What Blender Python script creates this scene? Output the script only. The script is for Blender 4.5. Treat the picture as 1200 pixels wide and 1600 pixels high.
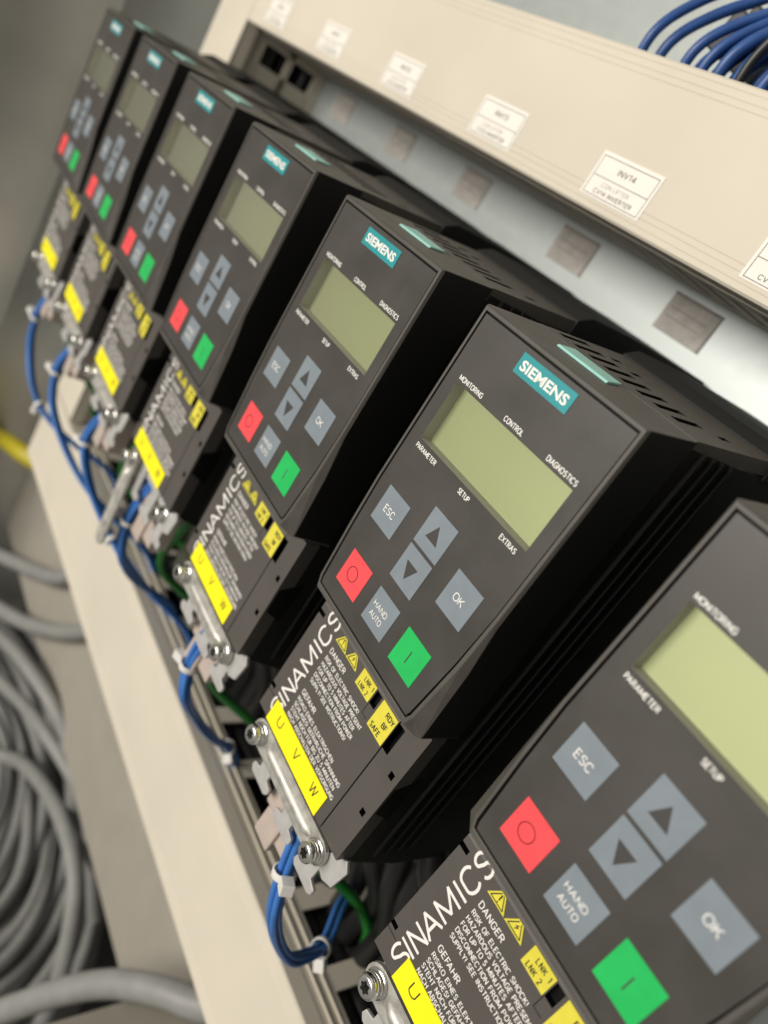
import bpy, bmesh, math, random
from mathutils import Vector, Matrix

# ------------------------------------------------------------------ set-up
scene = bpy.context.scene
for o in list(bpy.data.objects):
    bpy.data.objects.remove(o)
S = 0.00117                      # one drawing unit in metres (x right, y up, z out of the panel fronts)
def V(p): return Vector((p[0]*S, -p[2]*S, p[1]*S))
def D(d): return Vector((d[0], -d[2], d[1]))
COL = scene.collection

# ------------------------------------------------------------------ camera
cam = bpy.data.cameras.new('camera')
cam_ob = bpy.data.objects.new('camera', cam); COL.objects.link(cam_ob)
cam.sensor_fit = 'VERTICAL'; cam.sensor_height = 36.0; cam.sensor_width = 27.0
cam.lens = 1196.68/1600*36.0
cam.clip_start = 0.005; cam.clip_end = 50
RC = [Vector((0.47131762, 0.51264825, -0.71767086)),
      Vector((0.6092047, -0.77763783, -0.15539959)),
      Vector((-0.63775334, -0.3639659, -0.67882214))]
CP = (113.233, 55.910, 141.515)
rx, ry, rz = D(RC[0]), -D(RC[1]), -D(RC[2])
M = Matrix(((rx.x, ry.x, rz.x, 0), (rx.y, ry.y, rz.y, 0), (rx.z, ry.z, rz.z, 0), (0, 0, 0, 1)))
cam_ob.matrix_world = Matrix.Translation(V(CP)) @ M
cam.dof.use_dof = True
cam.dof.focus_distance = 199*S
cam.dof.aperture_fstop = 8.2
scene.camera = cam_ob

# ------------------------------------------------------------------ light
world = bpy.data.worlds.new('World'); scene.world = world; world.use_nodes = True
bg = world.node_tree.nodes['Background']
bg.inputs[0].default_value = (1.0, 0.95, 0.88, 1); bg.inputs[1].default_value = 0.27

def area(name, loc, target, sx, sy, power, color=(1, 0.95, 0.87)):
    l = bpy.data.lights.new(name, 'AREA'); l.shape = 'RECTANGLE'
    l.size = sx*S; l.size_y = sy*S; l.energy = power; l.color = color
    o = bpy.data.objects.new(name, l); COL.objects.link(o)
    o.location = V(loc)
    d = (V(target)-V(loc)).normalized()
    o.rotation_euler = d.to_track_quat('-Z', 'Y').to_euler()
    return o
area('room_lamp', (-380, 330, 2000), (-180, -120, -60), 1500, 600, 70)
area('ceiling_lamp', (-250, 1150, 420), (-150, 0, -60), 1300, 240, 1.6)

scene.view_settings.view_transform = 'Standard'
scene.view_settings.look = 'None'
scene.view_settings.exposure = 0.0
scene.view_settings.gamma = 1.0
scene.view_settings.use_curve_mapping = False
scene.cycles.max_bounces = 8
scene.cycles.use_denoising = True

# ------------------------------------------------------------------ materials
def mat(name, col, rough=0.5, metal=0.0, noise=0.0, nscale=40.0, bump=0.0, bscale=2500.0, spec=0.5, col2=None, coat=0.0, rvar=0.0, sss=0.0):
    m = bpy.data.materials.new(name); m.use_nodes = True
    nt = m.node_tree; b = nt.nodes['Principled BSDF']
    b.inputs['Base Color'].default_value = (*col, 1)
    b.inputs['Roughness'].default_value = rough
    b.inputs['Metallic'].default_value = metal
    b.inputs['Specular IOR Level'].default_value = spec
    b.inputs['Coat Weight'].default_value = coat
    b.inputs['Coat Roughness'].default_value = 0.12
    tc = nt.nodes.new('ShaderNodeTexCoord')
    if noise or col2 or rvar:
        n = nt.nodes.new('ShaderNodeTexNoise'); n.inputs['Scale'].default_value = nscale; n.inputs['Detail'].default_value = 5
        nt.links.new(tc.outputs['Object'], n.inputs['Vector'])
        if noise or col2:
            r = nt.nodes.new('ShaderNodeValToRGB')
            r.color_ramp.elements[0].position = 0.35; r.color_ramp.elements[1].position = 0.68
            c2 = col2 if col2 else tuple(min(1, c*(1+noise)) for c in col)
            c1 = col if col2 else tuple(c*(1-noise) for c in col)
            r.color_ramp.elements[0].color = (*c1, 1); r.color_ramp.elements[1].color = (*c2, 1)
            nt.links.new(n.outputs['Fac'], r.inputs['Fac']); nt.links.new(r.outputs['Color'], b.inputs['Base Color'])
        if rvar:
            mr = nt.nodes.new('ShaderNodeMapRange')
            mr.inputs['From Min'].default_value = 0.3; mr.inputs['From Max'].default_value = 0.7
            mr.inputs['To Min'].default_value = rough-rvar; mr.inputs['To Max'].default_value = rough+rvar
            nt.links.new(n.outputs['Fac'], mr.inputs['Value']); nt.links.new(mr.outputs['Result'], b.inputs['Roughness'])
    if bump:
        n2 = nt.nodes.new('ShaderNodeTexNoise'); n2.inputs['Scale'].default_value = bscale; n2.inputs['Detail'].default_value = 3
        nt.links.new(tc.outputs['Object'], n2.inputs['Vector'])
        bp = nt.nodes.new('ShaderNodeBump'); bp.inputs['Strength'].default_value = bump; bp.inputs['Distance'].default_value = 0.0002
        nt.links.new(n2.outputs['Fac'], bp.inputs['Height']); nt.links.new(bp.outputs['Normal'], b.inputs['Normal'])
    return m
MT = {}
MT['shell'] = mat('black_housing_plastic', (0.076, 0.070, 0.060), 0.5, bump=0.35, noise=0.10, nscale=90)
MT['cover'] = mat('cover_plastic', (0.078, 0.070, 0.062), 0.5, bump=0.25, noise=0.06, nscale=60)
MT['side'] = mat('black_shaded_plastic', (0.012, 0.012, 0.011), 0.62, bump=0.2, spec=0.25)  # near-black copy of the housing plastic, shade of the gaps put into its colour
MT['foil'] = mat('membrane_foil', (0.050, 0.0465, 0.0405), 0.43, bump=0.18, bscale=4000, noise=0.07, nscale=45, rvar=0.11)
MT['black'] = mat('deep_black', (0.004, 0.004, 0.004), 0.6, spec=0.15)
MT['keygrey'] = mat('key_grey', (0.20, 0.235, 0.265), 0.42, bump=0.12, bscale=4000, noise=0.05, nscale=120)
MT['keyred'] = mat('key_red', (0.86, 0.075, 0.085), 0.4, bump=0.12, bscale=4000, noise=0.04, nscale=120)
MT['keygreen'] = mat('key_green', (0.012, 0.46, 0.10), 0.4, bump=0.12, bscale=4000, noise=0.06, nscale=120)
MT['keydark'] = mat('key_print', (0.045, 0.043, 0.04), 0.5)
MT['keyredprint'] = mat('key_red_print', (0.22, 0.012, 0.018), 0.5)
MT['white'] = mat('white_print', (0.80, 0.78, 0.74), 0.5)
MT['teal'] = mat('teal_badge', (0.013, 0.27, 0.29), 0.45, noise=0.04, nscale=150)
MT['tealtab'] = mat('teal_tab', (0.32, 0.62, 0.55), 0.5, noise=0.05, nscale=150)
MT['yellow'] = mat('yellow_sticker', (0.95, 0.84, 0.004), 0.5, noise=0.02, nscale=80)
MT['yellow2'] = mat('pale_yellow_sticker', (0.70, 0.62, 0.055), 0.5, noise=0.05, nscale=200)
MT['ink'] = mat('ink', (0.02, 0.018, 0.012), 0.6)
MT['steel'] = mat('zinc_steel', (0.55, 0.535, 0.49), 0.5, metal=0.7, noise=0.10, nscale=260, bump=0.15, bscale=900, rvar=0.1)
MT['screw'] = mat('screw_steel', (0.78, 0.77, 0.73), 0.24, metal=1.0, noise=0.08, nscale=300, rvar=0.06)
MT['lug'] = mat('lug_steel', (0.62, 0.61, 0.59), 0.45, metal=0.55, noise=0.08, nscale=200, bump=0.1)
MT['cream'] = mat('cream_pvc', (0.635, 0.582, 0.483), 0.6, spec=0.3, noise=0.04, nscale=14, bump=0.05, bscale=1500)
MT['creamdark'] = mat('grey_pvc', (0.35, 0.325, 0.275), 0.55, noise=0.04, nscale=30)
MT['paper'] = mat('label_paper', (0.83, 0.79, 0.72), 0.6, noise=0.02, nscale=90)
MT['labelink'] = mat('label_ink', (0.09, 0.085, 0.08), 0.6)
MT['labelgrey'] = mat('label_grey_ink', (0.42, 0.40, 0.37), 0.6)
MT['sticker'] = mat('aged_sticker', (0.33, 0.305, 0.28), 0.65, noise=0.16, nscale=140)
MT['stickerframe'] = mat('aged_sticker_frame', (0.22, 0.20, 0.185), 0.65, noise=0.12, nscale=160)
MT['plate'] = mat('galvanised_plate', (0.45, 0.485, 0.475), 0.46, metal=0.6, col2=(0.465, 0.50, 0.488), nscale=120, bump=0.03, bscale=900, rvar=0.02)
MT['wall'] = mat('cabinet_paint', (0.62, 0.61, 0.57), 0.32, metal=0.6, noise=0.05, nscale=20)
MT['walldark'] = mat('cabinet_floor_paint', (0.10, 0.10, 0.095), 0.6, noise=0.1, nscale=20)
MT['blue'] = mat('blue_wire', (0.045, 0.17, 0.50), 0.42, noise=0.08, nscale=180)
MT['bluedark'] = mat('blue_cable', (0.022, 0.075, 0.25), 0.4, noise=0.10, nscale=150)
MT['green'] = mat('green_cable', (0.012, 0.135, 0.018), 0.42, noise=0.08, nscale=150)
MT['blackcable'] = mat('black_cable', (0.012, 0.012, 0.012), 0.42)
MT['grey'] = mat('grey_cable', (0.27, 0.27, 0.26), 0.5, noise=0.07, nscale=80)
MT['tie'] = mat('nylon_tie', (0.72, 0.70, 0.66), 0.4)
MT['beige'] = mat('beige_plug', (0.46, 0.385, 0.335), 0.5, noise=0.06, nscale=150)
MT['olive'] = mat('olive_plug', (0.045, 0.05, 0.03), 0.35)
MT['pe'] = mat('earth_yellow', (0.50, 0.42, 0.02), 0.45)
MT['lcdwall'] = mat('display_recess', (0.46, 0.44, 0.39), 0.5)
def lcd_mat():
    # reflective twisted-nematic display: pale green seen square on, dull grey at a flat angle
    m = bpy.data.materials.new('display_panel'); m.use_nodes = True
    nt = m.node_tree; b = nt.nodes['Principled BSDF']; b.inputs['Roughness'].default_value = 0.4
    g = nt.nodes.new('ShaderNodeNewGeometry'); d = nt.nodes.new('ShaderNodeVectorMath'); d.operation = 'DOT_PRODUCT'
    ab = nt.nodes.new('ShaderNodeMath'); ab.operation = 'ABSOLUTE'
    nt.links.new(g.outputs['Incoming'], d.inputs[0]); nt.links.new(g.outputs['Normal'], d.inputs[1]); nt.links.new(d.outputs['Value'], ab.inputs[0])
    rp = nt.nodes.new('ShaderNodeValToRGB'); el = rp.color_ramp.elements
    el[0].position = 0.27; el[0].color = (0.165, 0.163, 0.135, 1)
    el[1].position = 0.95; el[1].color = (0.62, 0.66, 0.36, 1)
    for p, c in ((0.37, (0.21, 0.208, 0.16, 1)), (0.46, (0.275, 0.278, 0.195, 1)), (0.59, (0.31, 0.325, 0.185, 1)), (0.77, (0.405, 0.44, 0.235, 1))):
        e = el.new(p); e.color = c
    nt.links.new(ab.outputs[0], rp.inputs['Fac']); nt.links.new(rp.outputs['Color'], b.inputs['Base Color'])
    return m
MT['lcd'] = lcd_mat()
def window_mat():
    m = bpy.data.materials.new('display_window'); m.use_nodes = True
    nt = m.node_tree; nt.nodes.remove(nt.nodes['Principled BSDF'])
    out = nt.nodes['Material Output']
    tr = nt.nodes.new('ShaderNodeBsdfTransparent'); tr.inputs[0].default_value = (0.97, 0.98, 0.96, 1)
    gl = nt.nodes.new('ShaderNodeBsdfGlossy'); gl.inputs['Roughness'].default_value = 0.10
    fr = nt.nodes.new('ShaderNodeFresnel'); fr.inputs['IOR'].default_value = 1.9
    mx = nt.nodes.new('ShaderNodeMixShader')
    nt.links.new(fr.outputs[0], mx.inputs[0]); nt.links.new(tr.outputs[0], mx.inputs[1]); nt.links.new(gl.outputs[0], mx.inputs[2])
    nt.links.new(mx.outputs[0], out.inputs['Surface'])
    return m
MT['window'] = window_mat()

# ------------------------------------------------------------------ thin condensed sans drawn as strokes (unit cap height)
def _arc(cx, cy, rx, ry, a0, a1, n=7):
    return [(cx+rx*math.cos(math.radians(a0+(a1-a0)*i/n)), cy+ry*math.sin(math.radians(a0+(a1-a0)*i/n))) for i in range(n+1)]
def _glyphs():
    G = {}
    G['A'] = (.60, [[(0, 0), (.30, 1), (.60, 0)], [(.10, .34), (.50, .34)]])
    G['Ä'] = (.60, [[(0, 0), (.30, 1), (.60, 0)], [(.10, .34), (.50, .34)], [(.14, 1.12), (.14, 1.24)], [(.46, 1.12), (.46, 1.24)]])
    G['B'] = (.50, [[(0, 0), (0, 1)]+[(.26, 1)]+_arc(.26, .77, .22, .23, 90, -90)+[(0, .54)], [(.0, .54), (.27, .54)]+_arc(.27, .27, .24, .27, 90, -90)+[(0, 0)]])
    G['C'] = (.56, [_arc(.30, .70, .26, .30, 25, 90, 5)+_arc(.30, .70, .30, .30, 90, 180, 6)+_arc(.30, .30, .30, .30, 180, 270, 6)+_arc(.30, .30, .26, .30, 270, 335, 5)])
    G['D'] = (.54, [[(0, 0), (0, 1), (.22, 1)]+_arc(.22, .68, .32, .32, 90, 0)+_arc(.22, .32, .32, .32, 0, -90)+[(0, 0)]])
    G['E'] = (.44, [[(.44, 1), (0, 1), (0, 0), (.44, 0)], [(0, .53), (.39, .53)]])
    G['F'] = (.42, [[(.42, 1), (0, 1), (0, 0)], [(0, .52), (.37, .52)]])
    G['G'] = (.58, [_arc(.30, .70, .26, .30, 25, 90, 5)+_arc(.30, .70, .30, .30, 90, 180, 6)+_arc(.30, .30, .30, .30, 180, 270, 6)+_arc(.30, .30, .27, .30, 270, 360, 6)+[(.57, .48), (.32, .48)]])
    G['H'] = (.52, [[(0, 0), (0, 1)], [(.52, 0), (.52, 1)], [(0, .53), (.52, .53)]])
    G['I'] = (.02, [[(.01, 0), (.01, 1)]])
    G['K'] = (.52, [[(0, 0), (0, 1)], [(.49, 1), (.02, .42)], [(.17, .60), (.52, 0)]])
    G['L'] = (.40, [[(0, 1), (0, 0), (.40, 0)]])
    G['M'] = (.68, [[(0, 0), (0, 1), (.34, .12), (.68, 1), (.68, 0)]])
    G['N'] = (.53, [[(0, 0), (0, 1), (.53, 0), (.53, 1)]])
    G['O'] = (.60, [_arc(.30, .68, .30, .32, 0, 180, 12)+_arc(.30, .32, .30, .32, 180, 360, 12)+[(.60, .68)]])
    G['P'] = (.48, [[(0, 0), (0, 1), (.22, 1)]+_arc(.22, .735, .26, .265, 90, -90)+[(0, .47)]])
    G['R'] = (.50, [[(0, 0), (0, 1), (.22, 1)]+_arc(.22, .745, .26, .255, 90, -90)+[(0, .49)], [(.24, .49), (.50, 0)]])
    G['S'] = (.50, [_arc(.25, .75, .23, .25, 25, 90, 5)+_arc(.25, .75, .23, .25, 90, 205, 8)+[(.25, .51)]+_arc(.25, .26, .25, .26, 60, -90, 10)+_arc(.25, .26, .24, .26, -90, -155, 5)])
    G['T'] = (.50, [[(0, 1), (.50, 1)], [(.25, 1), (.25, 0)]])
    G['U'] = (.53, [[(0, 1)]+_arc(.265, .28, .265, .28, 180, 360, 12)+[(.53, 1)]])
    G['Ü'] = (.53, [[(0, 1)]+_arc(.265, .28, .265, .28, 180, 360, 12)+[(.53, 1)], [(.13, 1.12), (.13, 1.24)], [(.40, 1.12), (.40, 1.24)]])
    G['V'] = (.56, [[(0, 1), (.28, 0), (.56, 1)]])
    G['W'] = (.84, [[(0, 1), (.21, 0), (.42, 1), (.63, 0), (.84, 1)]])
    G['X'] = (.54, [[(0, 0), (.54, 1)], [(0, 1), (.54, 0)]])
    G['Y'] = (.54, [[(0, 1), (.27, .46), (.54, 1)], [(.27, .46), (.27, 0)]])
    G['Z'] = (.50, [[(0, 1), (.49, 1), (0, 0), (.50, 0)]])
    G['0'] = G['O']
    G['1'] = (.26, [[(0, .80), (.20, 1), (.20, 0)]])
    G['2'] = (.46, [_arc(.23, .77, .22, .23, 165, 0, 9)+[(.43, .62), (0, 0), (.46, 0)]])
    G['3'] = (.46, [_arc(.21, .76, .22, .24, 150, -90, 10), _arc(.21, .27, .24, .27, 90, -150, 10)])
    G['4'] = (.48, [[(.36, 0), (.36, 1), (0, .28), (.48, .28)]])
    G['5'] = (.46, [[(.42, 1), (.06, 1), (.02, .54)]+_arc(.22, .31, .23, .31, 120, -140, 11)])
    G['!'] = (.02, [[(.01, .28), (.01, 1)], [(.01, 0), (.01, .09)]])
    G[' '] = (.20, [])
    return G
GLYPH = _glyphs()
KERN = {'FA': 0.20, 'FÄ': 0.20, 'TA': 0.14, 'AU': -0.02, 'VO': 0.06, 'LT': 0.14, 'TO': 0.05, 'AG': 0.05, 'AT': 0.12, 'UT': 0.0, 'AR': 0.0, 'IN': -0.04, 'NI': -0.04, 'II': -0.08, 'PA': 0.12, 'RA': 0.02, 'LA': 0.0}
def split_sharp(pts, w):
    """break a stroke at its sharp corners, running each piece a little past the corner"""
    cl = [pts[0]]
    for q in pts[1:]:
        if math.hypot(q[0]-cl[-1][0], q[1]-cl[-1][1]) > w*0.12: cl.append(q)
    out = []; cur = [cl[0]]
    def ext(a, b, e):
        L = math.hypot(b[0]-a[0], b[1]-a[1]) or 1e-6
        return (b[0]+(b[0]-a[0])/L*e, b[1]+(b[1]-a[1])/L*e)
    for i in range(1, len(cl)):
        cur.append(cl[i])
        if i < len(cl)-1:
            a, b, c = cl[i-1], cl[i], cl[i+1]
            t = abs(math.degrees(math.atan2((b[0]-a[0])*(c[1]-b[1])-(b[1]-a[1])*(c[0]-b[0]), (b[0]-a[0])*(c[0]-b[0])+(b[1]-a[1])*(c[1]-b[1]))))
            if t > 50:
                e = w*(1.0 if t < 105 else 0.25)
                cur[-1] = ext(a, b, e); out.append(cur); cur = [ext(c, b, e)]
    out.append(cur)
    return out
def ribbon(pts, w):
    """outline of one stroke with mitred joints -> verts, faces"""
    cl = [pts[0]]
    for q in pts[1:]:
        if math.hypot(q[0]-cl[-1][0], q[1]-cl[-1][1]) > w*0.12: cl.append(q)
    pts = cl; n = len(pts); L = []; Rr = []
    for i in range(n):
        if i == 0: d0 = d1 = (pts[1][0]-pts[0][0], pts[1][1]-pts[0][1])
        elif i == n-1: d0 = d1 = (pts[-1][0]-pts[-2][0], pts[-1][1]-pts[-2][1])
        else:
            d0 = (pts[i][0]-pts[i-1][0], pts[i][1]-pts[i-1][1]); d1 = (pts[i+1][0]-pts[i][0], pts[i+1][1]-pts[i][1])
        l0 = math.hypot(*d0) or 1e-6; l1 = math.hypot(*d1) or 1e-6
        n0 = (-d0[1]/l0, d0[0]/l0); n1 = (-d1[1]/l1, d1[0]/l1)
        mx, my = n0[0]+n1[0], n0[1]+n1[1]; ml = math.hypot(mx, my)
        if ml < 0.35: mx, my = n0; ml = 1; k = 1
        else: mx /= ml; my /= ml; k = min(2.2, 1/max(0.3, mx*n0[0]+my*n0[1]))
        if ml == 1 and k == 1: pass
        L.append((pts[i][0]+mx*w*k, pts[i][1]+my*w*k)); Rr.append((pts[i][0]-mx*w*k, pts[i][1]-my*w*k))
    return L+Rr, [(i, i+1, n+i+1, n+i) for i in range(n-1)]

# ------------------------------------------------------------------ mesh builder
class MB:
    def __init__(self, *mats):
        self.v = []; self.f = []; self.m = []; self.s = []; self.mats = list(mats)
    def mi(self, name):
        if name not in self.mats: self.mats.append(name)
        return self.mats.index(name)
    def add(self, verts, faces, mt=None, smooth=False):
        k = 0 if mt is None else self.mi(mt)
        b = len(self.v); self.v += [tuple(p) for p in verts]
        for f in faces:
            self.f.append([b+i for i in f]); self.m.append(k); self.s.append(smooth)
    def box(self, x0, x1, y0, y1, z0, z1, mt=None):
        vs = [(x, y, z) for x in (x0, x1) for y in (y0, y1) for z in (z0, z1)]
        self.add(vs, [(0, 1, 3, 2), (4, 6, 7, 5), (0, 4, 5, 1), (2, 3, 7, 6), (0, 2, 6, 4), (1, 5, 7, 3)], mt)
    def quad(self, a, b, c, d, mt=None): self.add([a, b, c, d], [(0, 1, 2, 3)], mt)
    def poly_z(self, pts, z0, z1, mt=None):          # outline in xy, extruded from z0 up to z1
        n = len(pts)
        vs = [(x, y, z0) for x, y in pts]+[(x, y, z1) for x, y in pts]
        fs = [tuple(range(n))[::-1], tuple(range(n, 2*n))]+[(i, (i+1) % n, n+(i+1) % n, n+i) for i in range(n)]
        self.add(vs, fs, mt)
    def poly_x(self, pts, x0, x1, mt=None):          # outline in (z, y), extruded along x
        n = len(pts)
        vs = [(x0, y, z) for z, y in pts]+[(x1, y, z) for z, y in pts]
        fs = [tuple(range(n))[::-1], tuple(range(n, 2*n))]+[(i, (i+1) % n, n+(i+1) % n, n+i) for i in range(n)]
        self.add(vs, fs, mt)
    def plate(self, u0, u1, v0, v1, holes, fn, depth, mt, mtwall=None, mtfloor=None, rim=0.0):
        """rectangular sheet with rectangular pits; fn(u, v, h) -> point"""
        us = sorted({u0, u1, *[h[0] for h in holes], *[h[1] for h in holes]})
        vs = sorted({v0, v1, *[h[2] for h in holes], *[h[3] for h in holes]})
        for i in range(len(us)-1):
            for j in range(len(vs)-1):
                cu, cv = (us[i]+us[i+1])/2, (vs[j]+vs[j+1])/2
                if any(h[0] < cu < h[1] and h[2] < cv < h[3] for h in holes): continue
                self.quad(fn(us[i], vs[j], 0), fn(us[i+1], vs[j], 0), fn(us[i+1], vs[j+1], 0), fn(us[i], vs[j+1], 0), mt)
        def ring(a, b, c, d, h0, h1, m):
            P = [(a, c), (b, c), (b, d), (a, d)]
            for k in range(4):
                p, q = P[k], P[(k+1) % 4]
                self.quad(fn(*p, h0), fn(*q, h0), fn(*q, h1), fn(*p, h1), m)
        for h in holes:
            ring(h[0], h[1], h[2], h[3], 0, -depth, mtwall or mt)
            self.quad(fn(h[0], h[2], -depth), fn(h[1], h[2], -depth), fn(h[1], h[3], -depth), fn(h[0], h[3], -depth), mtfloor or mtwall or mt)
        if rim: ring(u0, u1, v0, v1, 0, -rim, mt)
    def tube(self, pts, r, seg=10, mt=None, caps=True):
        P = [Vector(p) for p in pts]; n = len(P); vs = []; N = None
        for i in range(n):
            t = (P[min(i+1, n-1)]-P[max(i-1, 0)]).normalized()
            if N is None:
                a = Vector((0, 0, 1)) if abs(t.z) < 0.9 else Vector((1, 0, 0))
                N = (a-t*a.dot(t)).normalized()
            else:
                N = (N-t*N.dot(t)).normalized()
            B = t.cross(N); rr = r[i] if isinstance(r, (list, tuple)) else r
            for k in range(seg):
                a = 2*math.pi*k/seg
                vs.append(P[i]+(N*math.cos(a)+B*math.sin(a))*rr)
        fs = [(i*seg+k, i*seg+(k+1) % seg, (i+1)*seg+(k+1) % seg, (i+1)*seg+k) for i in range(n-1) for k in range(seg)]
        self.add(vs, fs, mt, True)
        if caps:
            self.add(vs[:seg], [tuple(range(seg))[::-1]], mt); self.add(vs[-seg:], [tuple(range(seg))], mt)
    def lathe(self, c, prof, seg=20, mt=None, smooth=True):   # axis along z; prof = [(r, z)]
        vs = []
        for r, z in prof:
            for k in range(seg):
                a = 2*math.pi*k/seg
                rr = r(a) if callable(r) else r
                vs.append((c[0]+rr*math.cos(a), c[1]+rr*math.sin(a), c[2]+z))
        fs = [(i*seg+k, i*seg+(k+1) % seg, (i+1)*seg+(k+1) % seg, (i+1)*seg+k) for i in range(len(prof)-1) for k in range(seg)]
        self.add(vs, fs, mt, smooth)
    def text(self, s, x0, x1, yb, cap, z, mt, bold=0.0, rot=False, spacing=1.0):
        """text fitted between x0 and x1 on baseline yb with the given cap height (rot: reads upward, x0..x1 run along y, yb is x)"""
        vs, fs, w0, w1, H = text_mesh(s, bold, spacing)
        kx = (x1-x0)/(w1-w0); ky = cap/H
        if rot: pts = [(yb-(y)*ky, x0+(x-w0)*kx, z) for x, y in vs]
        else: pts = [(x0+(x-w0)*kx, yb+y*ky, z) for x, y in vs]
        self.add(pts, fs, mt)
    def strokes(self, s, x0, x1, yb, cap, z, mt, w=0.07, rot=False, gap=0.23):
        """stroke lettering between x0 and x1; w is half the pen width as a share of the cap height"""
        tot = sum(GLYPH[c][0] for c in s)+gap*(len(s)-1)
        tot -= sum(KERN.get(s[j:j+2], 0) for j in range(len(s)-1))
        pen = w*cap; kx = (x1-x0-2*pen)/tot; x = x0+pen; q = 0; i_ = 0
        for c in s:
            gw, paths = GLYPH[c]
            for p in paths:
                for piece in split_sharp([(x+a*kx, yb+pen+b*(cap-2*pen)) for a, b in p], pen):
                    vs, fs = ribbon(piece, pen)
                    zz = z+0.004*(q % 6); q += 1
                    if rot: vs = [(-b, a, zz) for a, b in vs]
                    else: vs = [(a, b, zz) for a, b in vs]
                    self.add(vs, fs, mt)
            i_ += 1; x += (gw+gap-(KERN.get(s[i_-1:i_+1], 0)))*kx
    def mesh(self, name, bevel=0.0, seg=2, angle=30):
        me = bpy.data.meshes.new(name)
        me.from_pydata([V(p) for p in self.v], [], self.f)
        for m in self.mats: me.materials.append(MT[m])
        me.polygons.foreach_set('material_index', self.m); me.polygons.foreach_set('use_smooth', self.s)
        bm = bmesh.new(); bm.from_mesh(me)
        if bevel:
            bmesh.ops.remove_doubles(bm, verts=bm.verts, dist=1e-7)
            bmesh.ops.recalc_face_normals(bm, faces=bm.faces)
            es = [e for e in bm.edges if len(e.link_faces) == 2 and e.calc_face_angle(0) > math.radians(angle)]
            bmesh.ops.bevel(bm, geom=es, offset=bevel*S, segments=seg, profile=0.6, affect='EDGES', clamp_overlap=True)
        bm.to_mesh(me); bm.free()
        me.update()
        return me
    def build(self, name, parent=None, bevel=0.0, seg=2, loc=(0, 0, 0), angle=30):
        return link(name, self.mesh(name, bevel, seg, angle), parent, loc)

def link(name, me, parent=None, loc=(0, 0, 0)):
    o = bpy.data.objects.new(name, me); COL.objects.link(o)
    o.location = V(loc); o.parent = parent
    return o
def empty(name, loc=(0, 0, 0)):
    o = bpy.data.objects.new(name, None); COL.objects.link(o); o.location = V(loc); o.empty_display_size = 0.01
    return o
def tag(o, label=None, cat=None, group=None, kind=None):
    if label: o['label'] = label
    if cat: o['category'] = cat
    if group: o['group'] = group
    if kind: o['kind'] = kind
    return o
def copy_tree(o, parent=None):
    c = o.copy(); COL.objects.link(c); c.parent = parent
    for ch in list(o.children): copy_tree(ch, c)
    return c

_tc = {}
def text_mesh(s, bold=0.0, spacing=1.0):
    key = (s, bold, spacing)
    if key in _tc: return _tc[key]
    def raw(t):
        cu = bpy.data.curves.new('t', 'FONT'); cu.body = t; cu.size = 1.0; cu.resolution_u = 3
        cu.offset = bold; cu.space_character = spacing; cu.fill_mode = 'FRONT'; cu.dimensions = '2D'
        ob = bpy.data.objects.new('t', cu); COL.objects.link(ob)
        dg = bpy.context.evaluated_depsgraph_get(); dg.update()
        me = bpy.data.meshes.new_from_object(ob.evaluated_get(dg))
        vs = [(v.co.x, v.co.y) for v in me.vertices]; fs = [tuple(p.vertices) for p in me.polygons]
        bpy.data.objects.remove(ob); bpy.data.curves.remove(cu); bpy.data.meshes.remove(me)
        return vs, fs
    vs, fs = raw(s)
    if ('H', bold) not in _tc:
        h, _ = raw('H'); _tc[('H', bold)] = max(y for x, y in h)
    r = (vs, fs, min(x for x, y in vs), max(x for x, y in vs), _tc[('H', bold)])
    _tc[key] = r
    return r
def bez(pts, n=8):
    """smooth Catmull-Rom path through points"""
    P = [Vector(p) for p in pts]; P = [P[0]*2-P[1]]+P+[P[-1]*2-P[-2]]; out = []
    for i in range(1, len(P)-2):
        a, b, c, d = P[i-1:i+3]
        for k in range(n):
            t = k/n
            out.append(0.5*((2*b)+(c-a)*t+(2*a-5*b+4*c-d)*t*t+(3*b-a-3*c+d)*t**3))
    out.append(P[-2])
    return out

random.seed(11)
UX = {1: -396.5, 2: -320.1, 3: -242.2, 4: -162.3, 5: -80.2, 6: 0.0, 7: 82.3}
random.seed(7)

# ================================================================== the setting
mb = MB('plate'); mb.box(-640, 420, -495, 320, -154, -150)
tag(mb.build('mounting_plate', bevel=0.5), kind='structure')
mb = MB('wall'); mb.box(-646, -640, -700, 700, -420, 160)
mb.box(-640, -600, -700, 700, 40, 70); mb.box(-640, -618, -700, 700, -60, 40)
tag(mb.build('cabinet_wall', bevel=2.0), kind='structure')
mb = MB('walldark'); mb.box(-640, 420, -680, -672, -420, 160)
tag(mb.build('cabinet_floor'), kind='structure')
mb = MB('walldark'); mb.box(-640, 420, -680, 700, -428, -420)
tag(mb.build('cabinet_back'), kind='structure')

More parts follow.
